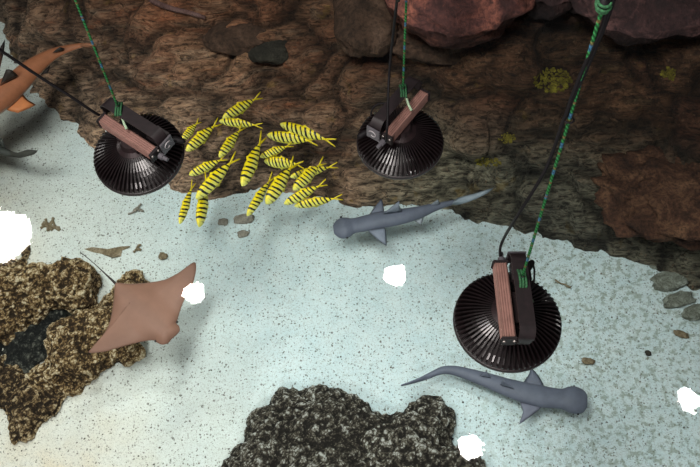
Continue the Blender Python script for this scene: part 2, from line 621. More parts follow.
# ------------------------------------------------------------------ rocks
def blob(name, centre, radii, mat, label, cat, seed, rz=0.0, sub=5, amp=0.16, fine=0.04, group=None):
    """one rounded boulder, its surface roughened by layered noise"""
    bm = bmesh.new()
    bmesh.ops.create_icosphere(bm, subdivisions=sub, radius=1.0)
    ex = 0.8
    for v in bm.verts:
        c = v.co.copy()
        # squarer than a ball
        c = Vector([math.copysign(abs(q) ** ex, q) for q in c])
        k = 1 + amp * fbm(c, 1.1, 3, seed) + fine * fbm(c, 5, 4, seed + 3)
        c = c * k
        v.co = Vector((c.x * radii[0], c.y * radii[1], c.z * radii[2]))
    bmesh.ops.rotate(bm, cent=(0, 0, 0), matrix=Matrix.Rotation(rz, 3, 'Z'), verts=bm.verts)
    bmesh.ops.translate(bm, vec=centre, verts=bm.verts)
    return tag(recentre(obj(name, bm, mat)), label, cat, group)


def bank_blob(name, px, py, wpx, hpx, thick, mat, label, seed, rz=0.0, cat='boulder', **kw):
    p, n = on_bank(px, py)
    k = (p - EYE).length / F
    return blob(name, p, (wpx / 2 * k, hpx / 2 * k / 0.8, thick), mat, label, cat, seed, rz, **kw)


# dry boulders at the waterline
def dry_blob(px, py, wpx, hpx, z, thick, mat, label, seed, **kw):
    p = P(px, py, z)
    k = (p - EYE).length / F
    return blob('boulder', p, (wpx / 2 * k, hpx / 2 * k / 0.75, thick), mat, label, 'boulder', seed, **kw)


dry_blob(458, -27, 142, 122, -0.02, 0.24, M['dry'], 'reddish brown dry boulder behind the middle lamp, lit along its lower edge', 2.0, amp=0.22)
dry_blob(654, -32, 182, 125, 0.0, 0.25, M['dry_dark'], 'purple brown dry boulder at the top, behind the thick black cable', 5.0, amp=0.2)
dry_blob(546, -38, 76, 90, 0.0, 0.18, M['dry_dark'], 'dark dry boulder wedged between two larger ones at the waterline', 8.0, amp=0.2)
bank_blob('boulder', 452, 42, 120, 36, 0.10, M['brown'], 'long brown submerged ledge right below the reddish dry boulder', 17.0, rz=-0.1, amp=0.2, fine=0.08)
bank_blob('boulder', 366, 14, 62, 84, 0.16, M['brown'], 'brown underwater boulder left of the middle lamp cable, near the top', 3.0, amp=0.15)
bank_blob('boulder', 699, 196, 165, 90, 0.13, M['red'], 'rusty red boulder under water above the sand at the right edge', 11.0, rz=-0.42, amp=0.34, fine=0.16)
bank_blob('boulder', 236, 38, 62, 30, 0.07, M['brown'], 'flat brown slab in the rock bank beside a dark cobble', 6.0, rz=-0.1)
bank_blob('cobble', 270, 50, 40, 26, 0.06, M['darkstone'], 'dark olive round cobble set in the brown rock bank', 13.0, rz=-0.25, cat='stone', sub=4)

for i, (px, py, w, h, lab) in enumerate([
        (507, 138, 17, 11, 'bright yellow growth on the rock bank, nearest above the grey bonnethead tail'),
        (488, 162, 26, 9, 'dull yellow growth streak on the rock just above the shark tail'),
        (553, 80, 38, 24, 'wide yellow green speckled growth on the rock behind the right rope'),
        (669, 74, 15, 13, 'small ochre growth patch on dark rock near the right edge'),
        (624, 192, 12, 10, 'orange growth spot on the red boulder'),
        (217, 41, 9, 6, 'tiny yellow growth at the end of the flat brown slab')]):
    p, n = on_bank(px, py)
    k = (p - EYE).length / F
    bm = bmesh.new()
    rr = random.Random(40 + i)
    for q in range(int(max(12, w * h / 5))):
        a = rr.uniform(0, 2 * PI)
        s = math.sqrt(rr.random())
        qx, qy = px + w / 2 * s * math.cos(a), py + h / 2 * s * math.sin(a)
        c, nn = on_bank(qx, qy)
        r = bmesh.ops.create_icosphere(bm, subdivisions=2, radius=rr.uniform(0.9, 2.0) * k)
        for v in r['verts']:
            o_ = v.co * (1 + 0.6 * fbm(v.co + Vector((q, 0, 0)), 45, 2, q))
            v.co = c + o_ - nn * (o_.dot(nn) * 0.6)
    tag(recentre(obj('encrusting_growth', bm, M['yellow'])), lab, 'sea growth')

# pinkish branch lying on the bank at the top
bm = bmesh.new()
pts = []
for a in range(9):
    u = a / 8
    p, n = on_bank(146 + 60 * u, -2 + 23 * u + 2 * math.sin(u * 5))
    pts.append(p + Vector((0, -0.01, 0.02)))
tube(bm, pts, [0.020, 0.022, 0.021, 0.02, 0.019, 0.018, 0.017, 0.016, 0.012], 10)
tag(recentre(obj('branch', bm, M['driftpink'])), 'pinkish branch lying on the rock bank at the top', 'branch')


def reef_rock(name, poly, zmid, zs, mat, label, seed, vox=0.011, rmax=0.22, lump=0.028, base=None):
    """knobbly reef rock filling an outline: round lobes merged into one skin, then roughened"""
    W = [P(a, b, zmid) for a, b in poly]
    pl = [(w.x, w.y) for w in W]
    lo = (min(p[0] for p in pl), min(p[1] for p in pl))
    hi = (max(p[0] for p in pl), max(p[1] for p in pl))

    def inside(x, y):
        c = False
        for (ax, ay), (bx, by) in zip(pl, pl[1:] + pl[:1]):
            if (ay > y) != (by > y) and x < (bx - ax) * (y - ay) / (by - ay) + ax:
                c = not c
        return c

    def dist(x, y):
        m = 9
        for (ax, ay), (bx, by) in zip(pl, pl[1:] + pl[:1]):
            dx, dy = bx - ax, by - ay
            t = max(0, min(1, ((x - ax) * dx + (y - ay) * dy) / (dx * dx + dy * dy + 1e-9)))
            m = min(m, math.hypot(x - ax - t * dx, y - ay - t * dy))
        return m
    bm = bmesh.new()
    st = 0.028
    y = lo[1]
    while y < hi[1]:
        x = lo[0]
        while x < hi[0]:
            if inside(x, y):
                d = min(dist(x, y), rmax)
                if d > 0.02:
                    r = bmesh.ops.create_icosphere(bm, subdivisions=2, radius=d)
                    zc = ZF + 0.02 if base is None else base
                    for v in r['verts']:
                        v.co = Vector((x + v.co.x, y + v.co.y, zc + v.co.z * zs))
            x += st
        y += st
    me = bpy.data.meshes.new('tmp')
    bm.to_mesh(me)
    bm.free()
    o = bpy.data.objects.new('tmp', me)
    col.objects.link(o)
    md = o.modifiers.new('m', 'REMESH')
    md.mode = 'VOXEL'
    md.voxel_size = vox
    dg = bpy.context.evaluated_depsgraph_get()
    me2 = bpy.data.meshes.new_from_object(o.evaluated_get(dg))
    bpy.data.objects.remove(o)
    bpy.data.meshes.remove(me)
    bm = bmesh.new()
    bm.from_mesh(me2)
    bpy.data.meshes.remove(me2)
    bmesh.ops.smooth_vert(bm, verts=bm.verts, factor=0.5, use_axis_x=True, use_axis_y=True, use_axis_z=True)
    bm.normal_update()
    nn = [(v, v.normal.copy()) for v in bm.verts]
    for v, n in nn:
        p = v.co
        d = 2.6 * lump * fbm(p, 4.5, 3, seed)
        vd = noise.voronoi(p * 17 + Vector((seed, 0, 0)))[0]
        d += lump * 1.0 * (0.45 - vd[0])
        vd = noise.voronoi(p * 38 + Vector((0, seed, 0)))[0]
        d += lump * 0.45 * (0.45 - vd[0]) + lump * 0.5 * fbm(p, 30, 3, seed)
        v.co = p + n * d
    return tag(recentre(obj(name, bm, mat)), label, 'rock')


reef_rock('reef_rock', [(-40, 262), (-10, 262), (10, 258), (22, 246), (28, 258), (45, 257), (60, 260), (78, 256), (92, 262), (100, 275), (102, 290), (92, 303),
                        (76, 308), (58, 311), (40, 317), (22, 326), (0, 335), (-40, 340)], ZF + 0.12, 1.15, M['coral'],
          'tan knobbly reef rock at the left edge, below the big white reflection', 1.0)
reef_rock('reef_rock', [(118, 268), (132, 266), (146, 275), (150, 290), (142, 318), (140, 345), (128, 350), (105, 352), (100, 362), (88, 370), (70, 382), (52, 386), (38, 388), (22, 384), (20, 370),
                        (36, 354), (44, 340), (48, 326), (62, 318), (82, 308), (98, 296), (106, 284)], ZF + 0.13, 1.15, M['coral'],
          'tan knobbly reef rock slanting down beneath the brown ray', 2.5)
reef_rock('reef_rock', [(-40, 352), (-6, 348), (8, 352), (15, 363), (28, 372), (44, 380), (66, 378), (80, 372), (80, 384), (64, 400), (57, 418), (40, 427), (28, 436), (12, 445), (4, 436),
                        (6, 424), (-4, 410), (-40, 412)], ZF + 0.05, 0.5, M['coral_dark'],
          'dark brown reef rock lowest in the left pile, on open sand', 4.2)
reef_rock('reef_rock', [(-40, 334), (0, 330), (24, 322), (50, 311), (70, 305), (78, 310), (60, 322), (54, 336), (44, 354), (30, 372), (16, 370), (4, 364), (-40, 364)], ZF + 0.03, 0.4, M['crevice_shade'],
          'blackish low filler standing in for the shade in the crevice between the two tan reef rocks', 8.2, rmax=0.1)  # added filler shape, its dark colour replaces shade on the bed
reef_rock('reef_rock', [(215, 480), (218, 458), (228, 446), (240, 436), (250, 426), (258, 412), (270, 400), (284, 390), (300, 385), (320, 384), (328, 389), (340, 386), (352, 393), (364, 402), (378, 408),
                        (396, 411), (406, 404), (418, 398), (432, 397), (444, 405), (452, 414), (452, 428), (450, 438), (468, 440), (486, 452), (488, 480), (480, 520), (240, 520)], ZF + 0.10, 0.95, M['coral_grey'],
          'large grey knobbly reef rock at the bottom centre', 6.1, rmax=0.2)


# ------------------------------------------------------------------ stones and debris on the sand
def stone(px, py, wpx, hpx, mat, label, seed, rz=0.0, thick=0.4, name='stone', cat='stone', sub=3, amp=0.3):
    k = mpp(px, py, ZF)
    p = P(px, py, ZF + 0.01)
    w, h = wpx / 2 * k, hpx / 2 * k / 0.87
    return blob(name, p, (w, h, thick * min(w, h)), mat, label, cat, seed, rz, sub=sub, amp=amp, fine=0.12)


stone(244, 219, 20, 9, M['greystone'], 'flat grey stone under the right half of the yellow fish', 21, 0.15, sub=4)
stone(223, 222, 10, 7, M['greystone'], 'small grey stone left of the flat grey stone', 22)
stone(243, 234, 11, 7, M['greystone'], 'small tan grey stone on sand below the flat grey stone', 23)
stone(163, 256, 9, 7, M['tanstone'], 'little tan stone on sand above the ray', 24)
stone(669, 281, 36, 16, M['olivestone'], 'olive mottled flat stone at the foot of the rock bank, right side', 25, 0.05, 0.5, sub=4)
stone(678, 300, 30, 13, M['olivestone'], 'dark olive stone just below the mottled flat stone, near right edge', 26, 0.2, 0.5, sub=4)
stone(697, 312, 28, 14, M['olivestone'], 'pale olive stone cut by the right edge of the picture', 27, 0.2, 0.5, sub=4)
stone(656, 266, 13, 6, M['olivestone'], 'small olive stone against the bank foot', 28)
stone(588, 361, 13, 6, M['tanstone'], 'brown leaf shaped chip on sand right of the right lamp', 29, -0.2, 0.3)
stone(681, 334, 15, 6, M['tanstone'], 'brown rubble chip on sand near the right edge', 30, -0.4, 0.4)
stone(648, 353, 6, 5, M['darkstone'], 'small dark pebble on open sand right of the leaf shaped chip', 31)
stone(372, 436, 1, 1, M['darkstone'], 'tiny dark pebble', 31) if False else None
stone(26, 252, 8, 14, M['coral_dark'], 'small dark knob poking up beside the big white reflection', 32, 0, 1.2, name='stone', sub=4)

# branching rubble
def rubble(px, py, arms, rad, label, mat):
    bm = bmesh.new()
    k = mpp(px, py, ZF)
    for (ax, ay, bx, by) in arms:
        a, b = P(px + ax, py + ay, ZF + 0.012), P(px + bx, py + by, ZF + 0.018)
        pts = [a.lerp(b, i / 5) + Vector([random.uniform(-1, 1) * rad * 0.5 for _ in range(3)]) for i in range(6)]
        tube(bm, pts, [rad * random.uniform(0.6, 1.2) for _ in range(6)], 7)
    return tag(recentre(obj('coral_twig', bm, mat)), label, 'coral piece')


rubble(50, 225, [(-9, 3, 4, -4), (-6, -3, 8, 4), (-2, 6, 3, -7), (-8, 0, 9, 2), (-4, -5, 2, 5), (2, -5, 9, 5)], 0.011, 'dark brown clump of branching coral rubble on open sand at left', M['tanstone'])
rubble(134, 210, [(-6, 4, 2, 0), (0, 1, 7, -6), (2, -1, 9, 1)], 0.009, 'forked pale coral twig on sand below the left lamp', M['greystone'])
rubble(137, 247, [(-3, 5, 1, -2), (0, 0, 4, -3), (-1, 2, 4, 3)], 0.009, 'short knobbly coral twig beside the long shell plate', M['tanstone'])
rubble(563, 284, [(-8, -4, 8, 4)], 0.006, 'thin brown stick on the sand right of the right rope', M['tanstone'])

# broken shell plate
bm = bmesh.new()
pl = [(84, 249), (92, 247), (108, 249), (120, 246.5), (130, 246), (122, 250), (121, 256), (112, 257), (102, 254), (92, 252)]
top = [bm.verts.new(P(a, b, ZF + 0.012 + 0.02 * (i % 3 == 1))) for i, (a, b) in enumerate(pl)]
bot = [bm.verts.new(v.co - Vector((0, 0, 0.01))) for v in top]
bm.faces.new(top)
bm.faces.new(bot[::-1])
for i in range(len(pl)):
    j = (i + 1) % len(pl)
    bm.faces.new((top[i], bot[i], bot[j], top[j]))
shell = tag(recentre(obj('shell_fragment', bm, M['tanstone'], smooth=False)), 'long broken shell plate on sand above the left reef rock', 'shell')

# fine gravel: far too much to count
bm = bmesh.new()
rr = random.Random(5)
for i in range(2600):
    px, py = rr.uniform(-20, 720), rr.uniform(60, 480)
    w = 0.35 + 0.9 * max(0, (px - 430) / 270) + (0.25 if px < 220 else 0)
    if rr.random() > w:
        continue
    # in front of the bank foot only
    fy = interp([f[0] for f in foot[2:]], [f[1] for f in foot[2:]], px)
    if py < fy + 4:
        continue
    p = P(px, py, ZF)
    s = 0.0035 + 0.006 * rr.random() ** 3
    n = rr.randint(4, 6)
    a0 = rr.uniform(0, PI)
    z = ZF + 0.018 * fbm((p.x, p.y, 0), 1.1, 3, 3.0)
    el = rr.uniform(0.45, 1.0)
    ring = []
    for q in range(n):
        an = q * 2 * PI / n
        u, v = math.cos(an) * s * rr.uniform(0.7, 1.2), math.sin(an) * s * el
        ring.append(bm.verts.new((p.x + u * math.cos(a0) - v * math.sin(a0), p.y + u * math.sin(a0) + v * math.cos(a0), z - 0.001)))
    tp = bm.verts.new((p.x, p.y, z + s * 0.8))
    for q in range(n):
        bm.faces.new((ring[q], ring[(q + 1) % n], tp))
tag(obj('gravel', bm, M['chips'], smooth=False), 'small dark gravel chips strewn over the sand', 'gravel', kind='stuff')


# ------------------------------------------------------------------ swimming animals
def shark(name, spine, widths, zz, fins, label, top, belly, tipdark=None, flat=0.62, head_flat=None, seg=18, n=70, headend=0):
    """spine: pixels along the back, head first; widths: half widths in pixels"""
    bm = bmesh.new()
    lay = bm.verts.layers.float_color.new('Col')
    sp = catmull([(a, b, 0) for a, b in spine], n)
    us = [i / (len(spine) - 1) for i in range(len(spine))]
    C, Wd = [], []
    for i, s in enumerate(sp):
        u = i / (n - 1)
        z = interp(us, zz, u)
        C.append(P(s.x, s.y, z))
        wm = [Vector((w, 0, 0)) for w in widths]
        Wd.append(catmull(wm, n)[i].x * mpp(s.x, s.y, z))
    rings = []
    for i in range(n):
        t = (C[min(i + 1, n - 1)] - C[max(i - 1, 0)]).normalized()
        sd = t.cross(Vector((0, 0, 1))).normalized()
        up = sd.cross(t)
        u = i / (n - 1)
        hf = flat
        if head_flat:
            hf = interp([0, 0.10, 0.2, 0.5, 0.75, 1], [head_flat, head_flat * 1.4, flat, flat, 0.95, 1.3], u)
        w = max(Wd[i], 0.003)
        ring = []
        for k in range(seg):
            a = k * 2 * PI / seg
            c, s_ = math.cos(a), math.sin(a)
            vv = bm.verts.new(C[i] + sd * (c * w) + up * (s_ * w * hf * (1.0 if s_ > 0 else 0.8)))
            m = max(0, min(1, (-s_ - 0.15) * 3.0))
            vv[lay] = [a_ * (1 - m) + b_ * m for a_, b_ in zip(top, belly)] + [1]
            ring.append(vv)
        rings.append(ring)
    for a, b in zip(rings, rings[1:]):
        for k in range(seg):
            bm.faces.new((a[k], b[k], b[(k + 1) % seg], a[(k + 1) % seg]))
    for ring, e in ((rings[0], 0), (rings[-1], -1)):
        t = (C[0] - C[1]) if e == 0 else (C[-1] - C[-2])
        c = bm.verts.new(C[e] + t * 0.35)
        c[lay] = list(top) + [1]
        for k in range(seg):
            bm.faces.new((ring[k], ring[(k + 1) % seg], c) if e == 0 else (ring[(k + 1) % seg], ring[k], c))
    # eyes
    for ex in fins.get('eyes', []):
        p = P(ex[0], ex[1], ex[2])
        r = bmesh.ops.create_icosphere(bm, subdivisions=2, radius=0.008)
        for v in r['verts']:
            v.co += p
            v[lay] = (0.01, 0.01, 0.01, 1)
    for fn in fins['fins']:
        pts = [P(a, b, z) for a, b, z in fn['pts']]
        # curved outline
        m = len(pts)
        out = []
        cl = pts
        for i in range(m):
            p0, p1, p2, p3 = cl[(i - 1) % m], cl[i], cl[(i + 1) % m], cl[(i + 2) % m]
            for q in range(5):
                f = q / 5
                c = 0.5 * ((2 * p1) + (p2 - p0) * f * 0.6 + (2 * p0 - 5 * p1 + 4 * p2 - p3) * f * f * 0.6 + (3 * p1 - p0 - 3 * p2 + p3) * f ** 3 * 0.6)
                lin = p1.lerp(p2, f)
                out.append(lin.lerp(c, 0.0) + (c - (p1.lerp(p2, f) * 0.6 + p1 * 0.4)) * 0.5 * (4 * f * (1 - f)))
        cen = sum(pts, Vector()) / m
        nrm = (pts[1] - pts[0]).cross(pts[2] - pts[0]).normalized()
        if nrm.z < 0:
            nrm = -nrm
        th = fn.get('th', 0.008)
        ring = [bm.verts.new(p) for p in out]
        inner_t = [bm.verts.new(p.lerp(cen, 0.45) + nrm * th) for p in out]
        inner_b = [bm.verts.new(p.lerp(cen, 0.45) - nrm * th) for p in out]
        ct, cb = bm.verts.new(cen + nrm * th * 1.1), bm.verts.new(cen - nrm * th * 1.1)
        L = len(out)
        for i in range(L):
            j = (i + 1) % L
            bm.faces.new((ring[i], ring[j], inner_t[j], inner_t[i]))
            bm.faces.new((ring[j], ring[i], inner_b[i], inner_b[j]))
            bm.faces.new((inner_t[i], inner_t[j], ct))
            bm.faces.new((inner_b[j], inner_b[i], cb))
        fc = fn.get('col', top)
        tip = pts[fn.get('tip', 1)]
        reach = max((p - tip).length for p in pts)
        for vv in ring + inner_t + inner_b + [ct, cb]:
            q = (vv.co - tip).length / reach
            cc = list(fc)
            if fn.get('dark') and q < fn['dark']:
                cc = [0.02, 0.014, 0.012]
            vv[lay] = list(cc) + [1]
    bmesh.ops.recalc_face_normals(bm, faces=bm.faces[:])
    o = obj(name, bm, M['skin'])
    return tag(recentre(o), label, 'shark')


GT, GB = (0.100, 0.110, 0.145), (0.42, 0.44, 0.44)
zA = ZF + 0.30
shark('bonnethead_shark',
      [(333.5, 229.5), (337.5, 229), (343, 228.3), (349, 226.8), (354, 225.8), (366, 223.4), (379, 220.6), (400, 217), (419, 212.5), (434, 207.5), (447, 204), (456, 201.5)],
      [5, 10, 12, 10.6, 8.6, 9, 9.4, 8.6, 6.6, 4.4, 2.8, 2.0], [zA] * 12,
      {'fins': [
          {'pts': [(369, 215, zA), (381, 198.5, zA + 0.02), (383, 203, zA + 0.02), (384, 213, zA)], 'tip': 1},
          {'pts': [(383, 214, zA + 0.05), (399, 201, zA + 0.15), (399.5, 206, zA + 0.13), (402, 212.5, zA + 0.04)], 'tip': 1, 'th': 0.012, 'col': (0.17, 0.19, 0.23)},
          {'pts': [(367, 230, zA), (378, 240, zA - 0.01), (386.5, 246, zA - 0.02), (386.5, 236, zA - 0.01), (385, 227, zA)], 'tip': 2, 'col': (0.17, 0.19, 0.235)},
          {'pts': [(412, 219, zA - 0.03), (421, 225, zA - 0.04), (424, 216, zA - 0.02)], 'tip': 1, 'col': (0.26, 0.28, 0.31)},
          {'pts': [(430, 205, zA + 0.03), (438, 199.5, zA + 0.07), (440, 204, zA + 0.03)], 'tip': 1, 'col': (0.17, 0.19, 0.22)},
          {'pts': [(448, 204.5, zA), (458, 197.5, zA + 0.03), (474, 193.5, zA + 0.06), (494, 187.5, zA + 0.1), (488, 193, zA + 0.08), (476, 199, zA + 0.05), (466, 203, zA + 0.02), (457, 205, zA)],
           'tip': 3, 'th': 0.009, 'col': (0.24, 0.28, 0.32)}],
       'eyes': [(341, 217.3, zA), (347, 237.5, zA)]},
      'grey bonnethead shark with head to the left, above the sand edge below the middle lamp', GT, GB, head_flat=0.32)
zB = ZF + 0.14
shark('bonnethead_shark',
      [(587, 401), (583, 400.6), (576, 400.3), (568, 399.6), (560, 398.8), (541, 396.6), (524, 392.6), (506, 387), (486, 380), (468, 374.2), (454, 370.6), (443, 370.4), (433, 374), (418, 380.3), (401.5, 385.5)],
      [7, 12, 14.5, 13.4, 10.6, 11.6, 11, 9.4, 7.8, 6.2, 5, 4, 3, 1.9, 0.9], [zB] * 15,
      {'fins': [
          {'pts': [(522, 386, zB), (529, 374, zB + 0.01), (531, 367.5, zB + 0.02), (539, 376, zB + 0.01), (545, 389, zB)], 'tip': 2},
          {'pts': [(520, 401, zB), (523, 412, zB), (519, 424.5, zB - 0.01), (530, 417, zB), (543, 406, zB)], 'tip': 2, 'col': (0.15, 0.155, 0.20)},
          {'pts': [(480, 376, zB + 0.04), (486.5, 371, zB + 0.08), (491, 378, zB + 0.04)], 'tip': 1, 'th': 0.004},
          {'pts': [(500, 385, zB + 0.06), (503, 380.5, zB + 0.11), (507, 382.5, zB + 0.10), (515, 389, zB + 0.065)], 'tip': 1, 'th': 0.004},
          {'pts': [(436, 371.5, zB), (441, 367.5, zB + 0.02), (449, 368, zB)], 'tip': 1},
          {'pts': [(436, 373, zB), (420, 377.5, zB + 0.04), (401, 385, zB + 0.05), (419, 382, zB), (432, 378, zB)], 'tip': 2, 'th': 0.006}],
       'eyes': [(574, 386.5, zB), (578, 414, zB)]},
      'grey bonnethead shark with head to the right, below the right lamp', GT, GB, head_flat=0.32)

zC = -0.55
OT, OB = (0.27, 0.098, 0.046), (0.62, 0.55, 0.46)
shark('blacktip_shark',
      [(-96, 176), (-86, 168), (-60, 144), (-28, 117), (0, 97), (17, 83.4), (31, 70), (48, 57.5), (62, 50.8), (79, 46), (88, 44.8)],
      [3, 10, 16, 17, 15.5, 13, 11, 7.6, 5.2, 3.0, 1.8], [zC] * 11,
      {'fins': [
          {'pts': [(2, 108, zC - 0.03), (18, 113, zC - 0.05), (36, 105, zC - 0.08), (28, 100, zC - 0.06), (20, 92, zC - 0.03)], 'tip': 2, 'col': (0.48, 0.165, 0.06)},
          {'pts': [(-26, 92, zC), (-8, 62, zC), (5, 39, zC + 0.02), (4, 52, zC), (-4, 82, zC)], 'tip': 2, 'dark': 0.35, 'col': (0.2, 0.09, 0.06)},
          {'pts': [(0, 86, zC + 0.09), (6, 69.5, zC + 0.19), (12, 70, zC + 0.18), (18, 76, zC + 0.09)], 'tip': 1, 'dark': 0.85, 'col': (0.3, 0.12, 0.06), 'th': 0.012},
          {'pts': [(52, 53, zC + 0.04), (60, 47, zC + 0.08), (65, 49, zC + 0.04)], 'tip': 1, 'dark': 0.9},
          {'pts': [(34, 76, zC - 0.03), (48, 73, zC - 0.04), (50, 66, zC - 0.03), (44, 63, zC - 0.02)], 'tip': 1, 'dark': 0.8},
          {'pts': [(78, 46, zC), (84, 42.8, zC + 0.04), (95, 43.5, zC + 0.07), (96, 46, zC + 0.06), (86, 48, zC)], 'tip': 2, 'th': 0.006, 'col': (0.26, 0.11, 0.06)}]},
      'orange brown shark swimming out at the upper left edge', OT, OB, flat=0.85)
zD = ZF + 0.35
shark('grey_shark',
      [(-150, 112), (-140, 115), (-110, 122), (-70, 130), (-35, 138), (-12, 146), (4, 152), (14, 154.5)],
      [2, 9, 14, 14, 11, 7.5, 4.5, 2.5], [zD] * 8,
      {'fins': [
          {'pts': [(6, 151, zD), (16, 153, zD + 0.03), (28, 149.5, zD + 0.08), (38, 150.5, zD + 0.1), (34, 154.5, zD + 0.08), (20, 158, zD + 0.02), (8, 156, zD)], 'tip': 3, 'th': 0.008, 'col': (0.05, 0.05, 0.042)},
          {'pts': [(-6, 141, zD + 0.03), (2, 138, zD + 0.08), (5, 148, zD + 0.03)], 'tip': 1}]},
      'dark grey shark leaving at the left edge, only its tail showing over sand', (0.045, 0.048, 0.042), (0.2, 0.2, 0.18), flat=0.85)

# cownose ray
zR = -0.70
outline = [(116, 283.5), (124, 283.5), (138, 283.5), (152, 282), (165, 279.5), (178, 273), (187, 266.5), (193.5, 262.3), (196, 264.3), (195.6, 273), (192, 286), (186, 296.4), (181.6, 306.6),
           (178, 318), (176.6, 323.3), (179, 326), (179.8, 330.5), (176.5, 335), (171.6, 339), (168.3, 343), (162.3, 344.8), (156.5, 342.3), (152, 340.3), (136.6, 342.8), (118.7, 347.7), (103.3, 351.8),
           (88.5, 352.5), (95.5, 345), (103, 335), (109.7, 322), (113, 304), (114.2, 291)]
A, Bp = Vector((116.5, 285)), Vector((168, 335))
bm = bmesh.new()
lay = bm.verts.layers.float_color.new('Col')
ol = []
m = len(outline)
for i in range(m):
    p0, p1, p2, p3 = [Vector((*outline[(i + q) % m], 0)) for q in (-1, 0, 1, 2)]
    for q in range(4):
        f = q / 4
        c = 0.5 * ((2 * p1) + (p2 - p0) * f + (2 * p0 - 5 * p1 + 4 * p2 - p3) * f * f + (3 * p1 - p0 - 3 * p2 + p3) * f ** 3)
        ol.append((c.x, c.y))
axis = (Bp - A)
NR = 12
rt, rb = [], []
for j in range(NR + 1):
    t = 0.93 * j / NR
    a_, b_ = [], []
    for (x, y) in ol:
        q = Vector((x, y))
        s = max(0.04, min(0.94, (q - A).dot(axis) / axis.length_squared))
        c = A + axis * s
        reach = (q - c).length
        p = q.lerp(c, t)
        d = reach * (1 - t)                    # pixels from the spine
        lift = 0.0016 * max(0, d - 22)         # wing tips raised
        thick = (0.050 / (1 + (d / 24.0) ** 2) + 0.010) * (1 - (1 - t) ** 3) * (0.45 + 0.55 * math.sin(PI * min(max(s, 0.06), 0.93)))
        w = P(p.x, p.y, zR + lift)
        va = bm.verts.new(w + Vector((0, 0, thick)))
        vb = bm.verts.new(w - Vector((0, 0, thick * 0.6 + 0.0005)))
        edge = (1 - t) ** 4
        base = Vector((0.222, 0.113, 0.078))
        streak = 1
        va[lay] = (*(base * streak * (1 - 0.12 * edge) * (0.93 if d < 5 else 1)), 1)
        vb[lay] = (0.6, 0.56, 0.5, 1)
        a_.append(va)
        b_.append(vb)
    rt.append(a_)
    rb.append(b_)
L = len(ol)
for j in range(NR):
    for i in range(L):
        k = (i + 1) % L
        bm.faces.new((rt[j][i], rt[j + 1][i], rt[j + 1][k], rt[j][k]))
        bm.faces.new((rb[j][i], rb[j][k], rb[j + 1][k], rb[j + 1][i]))
for i in range(L):
    k = (i + 1) % L
    bm.faces.new((rt[0][i], rt[0][k], rb[0][k], rb[0][i]))
for ring in (rt[NR], rb[NR][::-1]):
    bm.faces.new(ring)
bmesh.ops.triangulate(bm, faces=[f for f in bm.faces if len(f.verts) > 4])
nbefore = len(bm.verts)
tl = [P(a, b, zR + dz) for a, b, dz in [(119, 287, 0.01), (113, 281, 0.012), (106, 274.5, 0.02), (98, 267, 0.03), (90, 260, 0.04), (80, 252, 0.04)]]
tl = catmull(tl, 20)
tube(bm, tl, [0.010 - 0.0075 * min(1, i / 12) for i in range(20)], 8)
for ex, ey in ((155.5, 341), (177, 322)):
    r = bmesh.ops.create_icosphere(bm, subdivisions=2, radius=0.008)
    for v in r['verts']:
        v.co += P(ex, ey, zR + 0.002)
bm.verts.ensure_lookup_table()
for i in range(nbefore, len(bm.verts)):
    bm.verts[i][lay] = (0.025, 0.016, 0.013, 1)
bmesh.ops.recalc_face_normals(bm, faces=bm.faces[:])
o = obj('cownose_ray', bm, M['rayskin'])
tag(recentre(o), 'brown cownose ray with spread wings gliding over the left reef rocks', 'ray')


# the yellow banded fish
def make_fish():
    bm = bmesh.new()
    n, seg = 26, 14
    prof_x = [0, 0.03, 0.10, 0.2, 0.35, 0.5, 0.65, 0.76, 0.82]
    prof_h = [0.012, 0.06, 0.115, 0.15, 0.168, 0.15, 0.095, 0.042, 0.022]
    prof_w = [0.010, 0.035, 0.065, 0.085, 0.09, 0.078, 0.05, 0.024, 0.012]
    rings = []
    for i in range(n):
        u = i / (n - 1) * 0.82
        h, w = interp(prof_x, prof_h, u), interp(prof_x, prof_w, u)
        rings.append([bm.verts.new((0.5 - u, w * math.cos(k * 2 * PI / seg), h * math.sin(k * 2 * PI / seg))) for k in range(seg)])
    for a, b in zip(rings, rings[1:]):
        for k in range(seg):
            bm.faces.new((a[k], a[(k + 1) % seg], b[(k + 1) % seg], b[k]))
    bm.faces.new(rings[0][::-1])
    bm.faces.new(rings[-1])

    def flat_fin(pts, th):
        top = [bm.verts.new((x, y + th, z)) for x, y, z in pts]
        bot = [bm.verts.new((x, y - th, z)) for x, y, z in pts]
        bm.faces.new(top)
        bm.faces.new(bot[::-1])
        for i in range(len(pts)):
            j = (i + 1) % len(pts)
            bm.faces.new((top[i], bot[i], bot[j], top[j]))
    # forked tail, one lobe up and one down
    for s in (1, -1):
        flat_fin([(-0.30, 0, 0.0), (-0.31, 0, 0.024 * s), (-0.38, 0, 0.07 * s), (-0.5, 0, 0.125 * s), (-0.48, 0, 0.085 * s), (-0.39, 0, 0.03 * s), (-0.36, 0, 0.0)], 0.008)
    # dorsal and anal fins
    for s in (1, -1):
        flat_fin([(0.12, 0, 0.150 * s), (0.06, 0, 0.215 * s), (0.02, 0, 0.175 * s), (-0.12, 0, 0.125 * s), (-0.24, 0, 0.06 * s), (-0.24, 0, 0.035 * s), (-0.1, 0, 0.10 * s)], 0.006)
    # side fins
    for s in (1, -1):
        flat_fin([(0.22, 0.07 * s, -0.02), (0.12, 0.11 * s, -0.05), (0.02, 0.12 * s, -0.07), (0.14, 0.085 * s, -0.06)], 0.005)
    bmesh.ops.recalc_face_normals(bm, faces=bm.faces[:])
    o = obj('golden_trevally', bm, M['fish'])
    return o


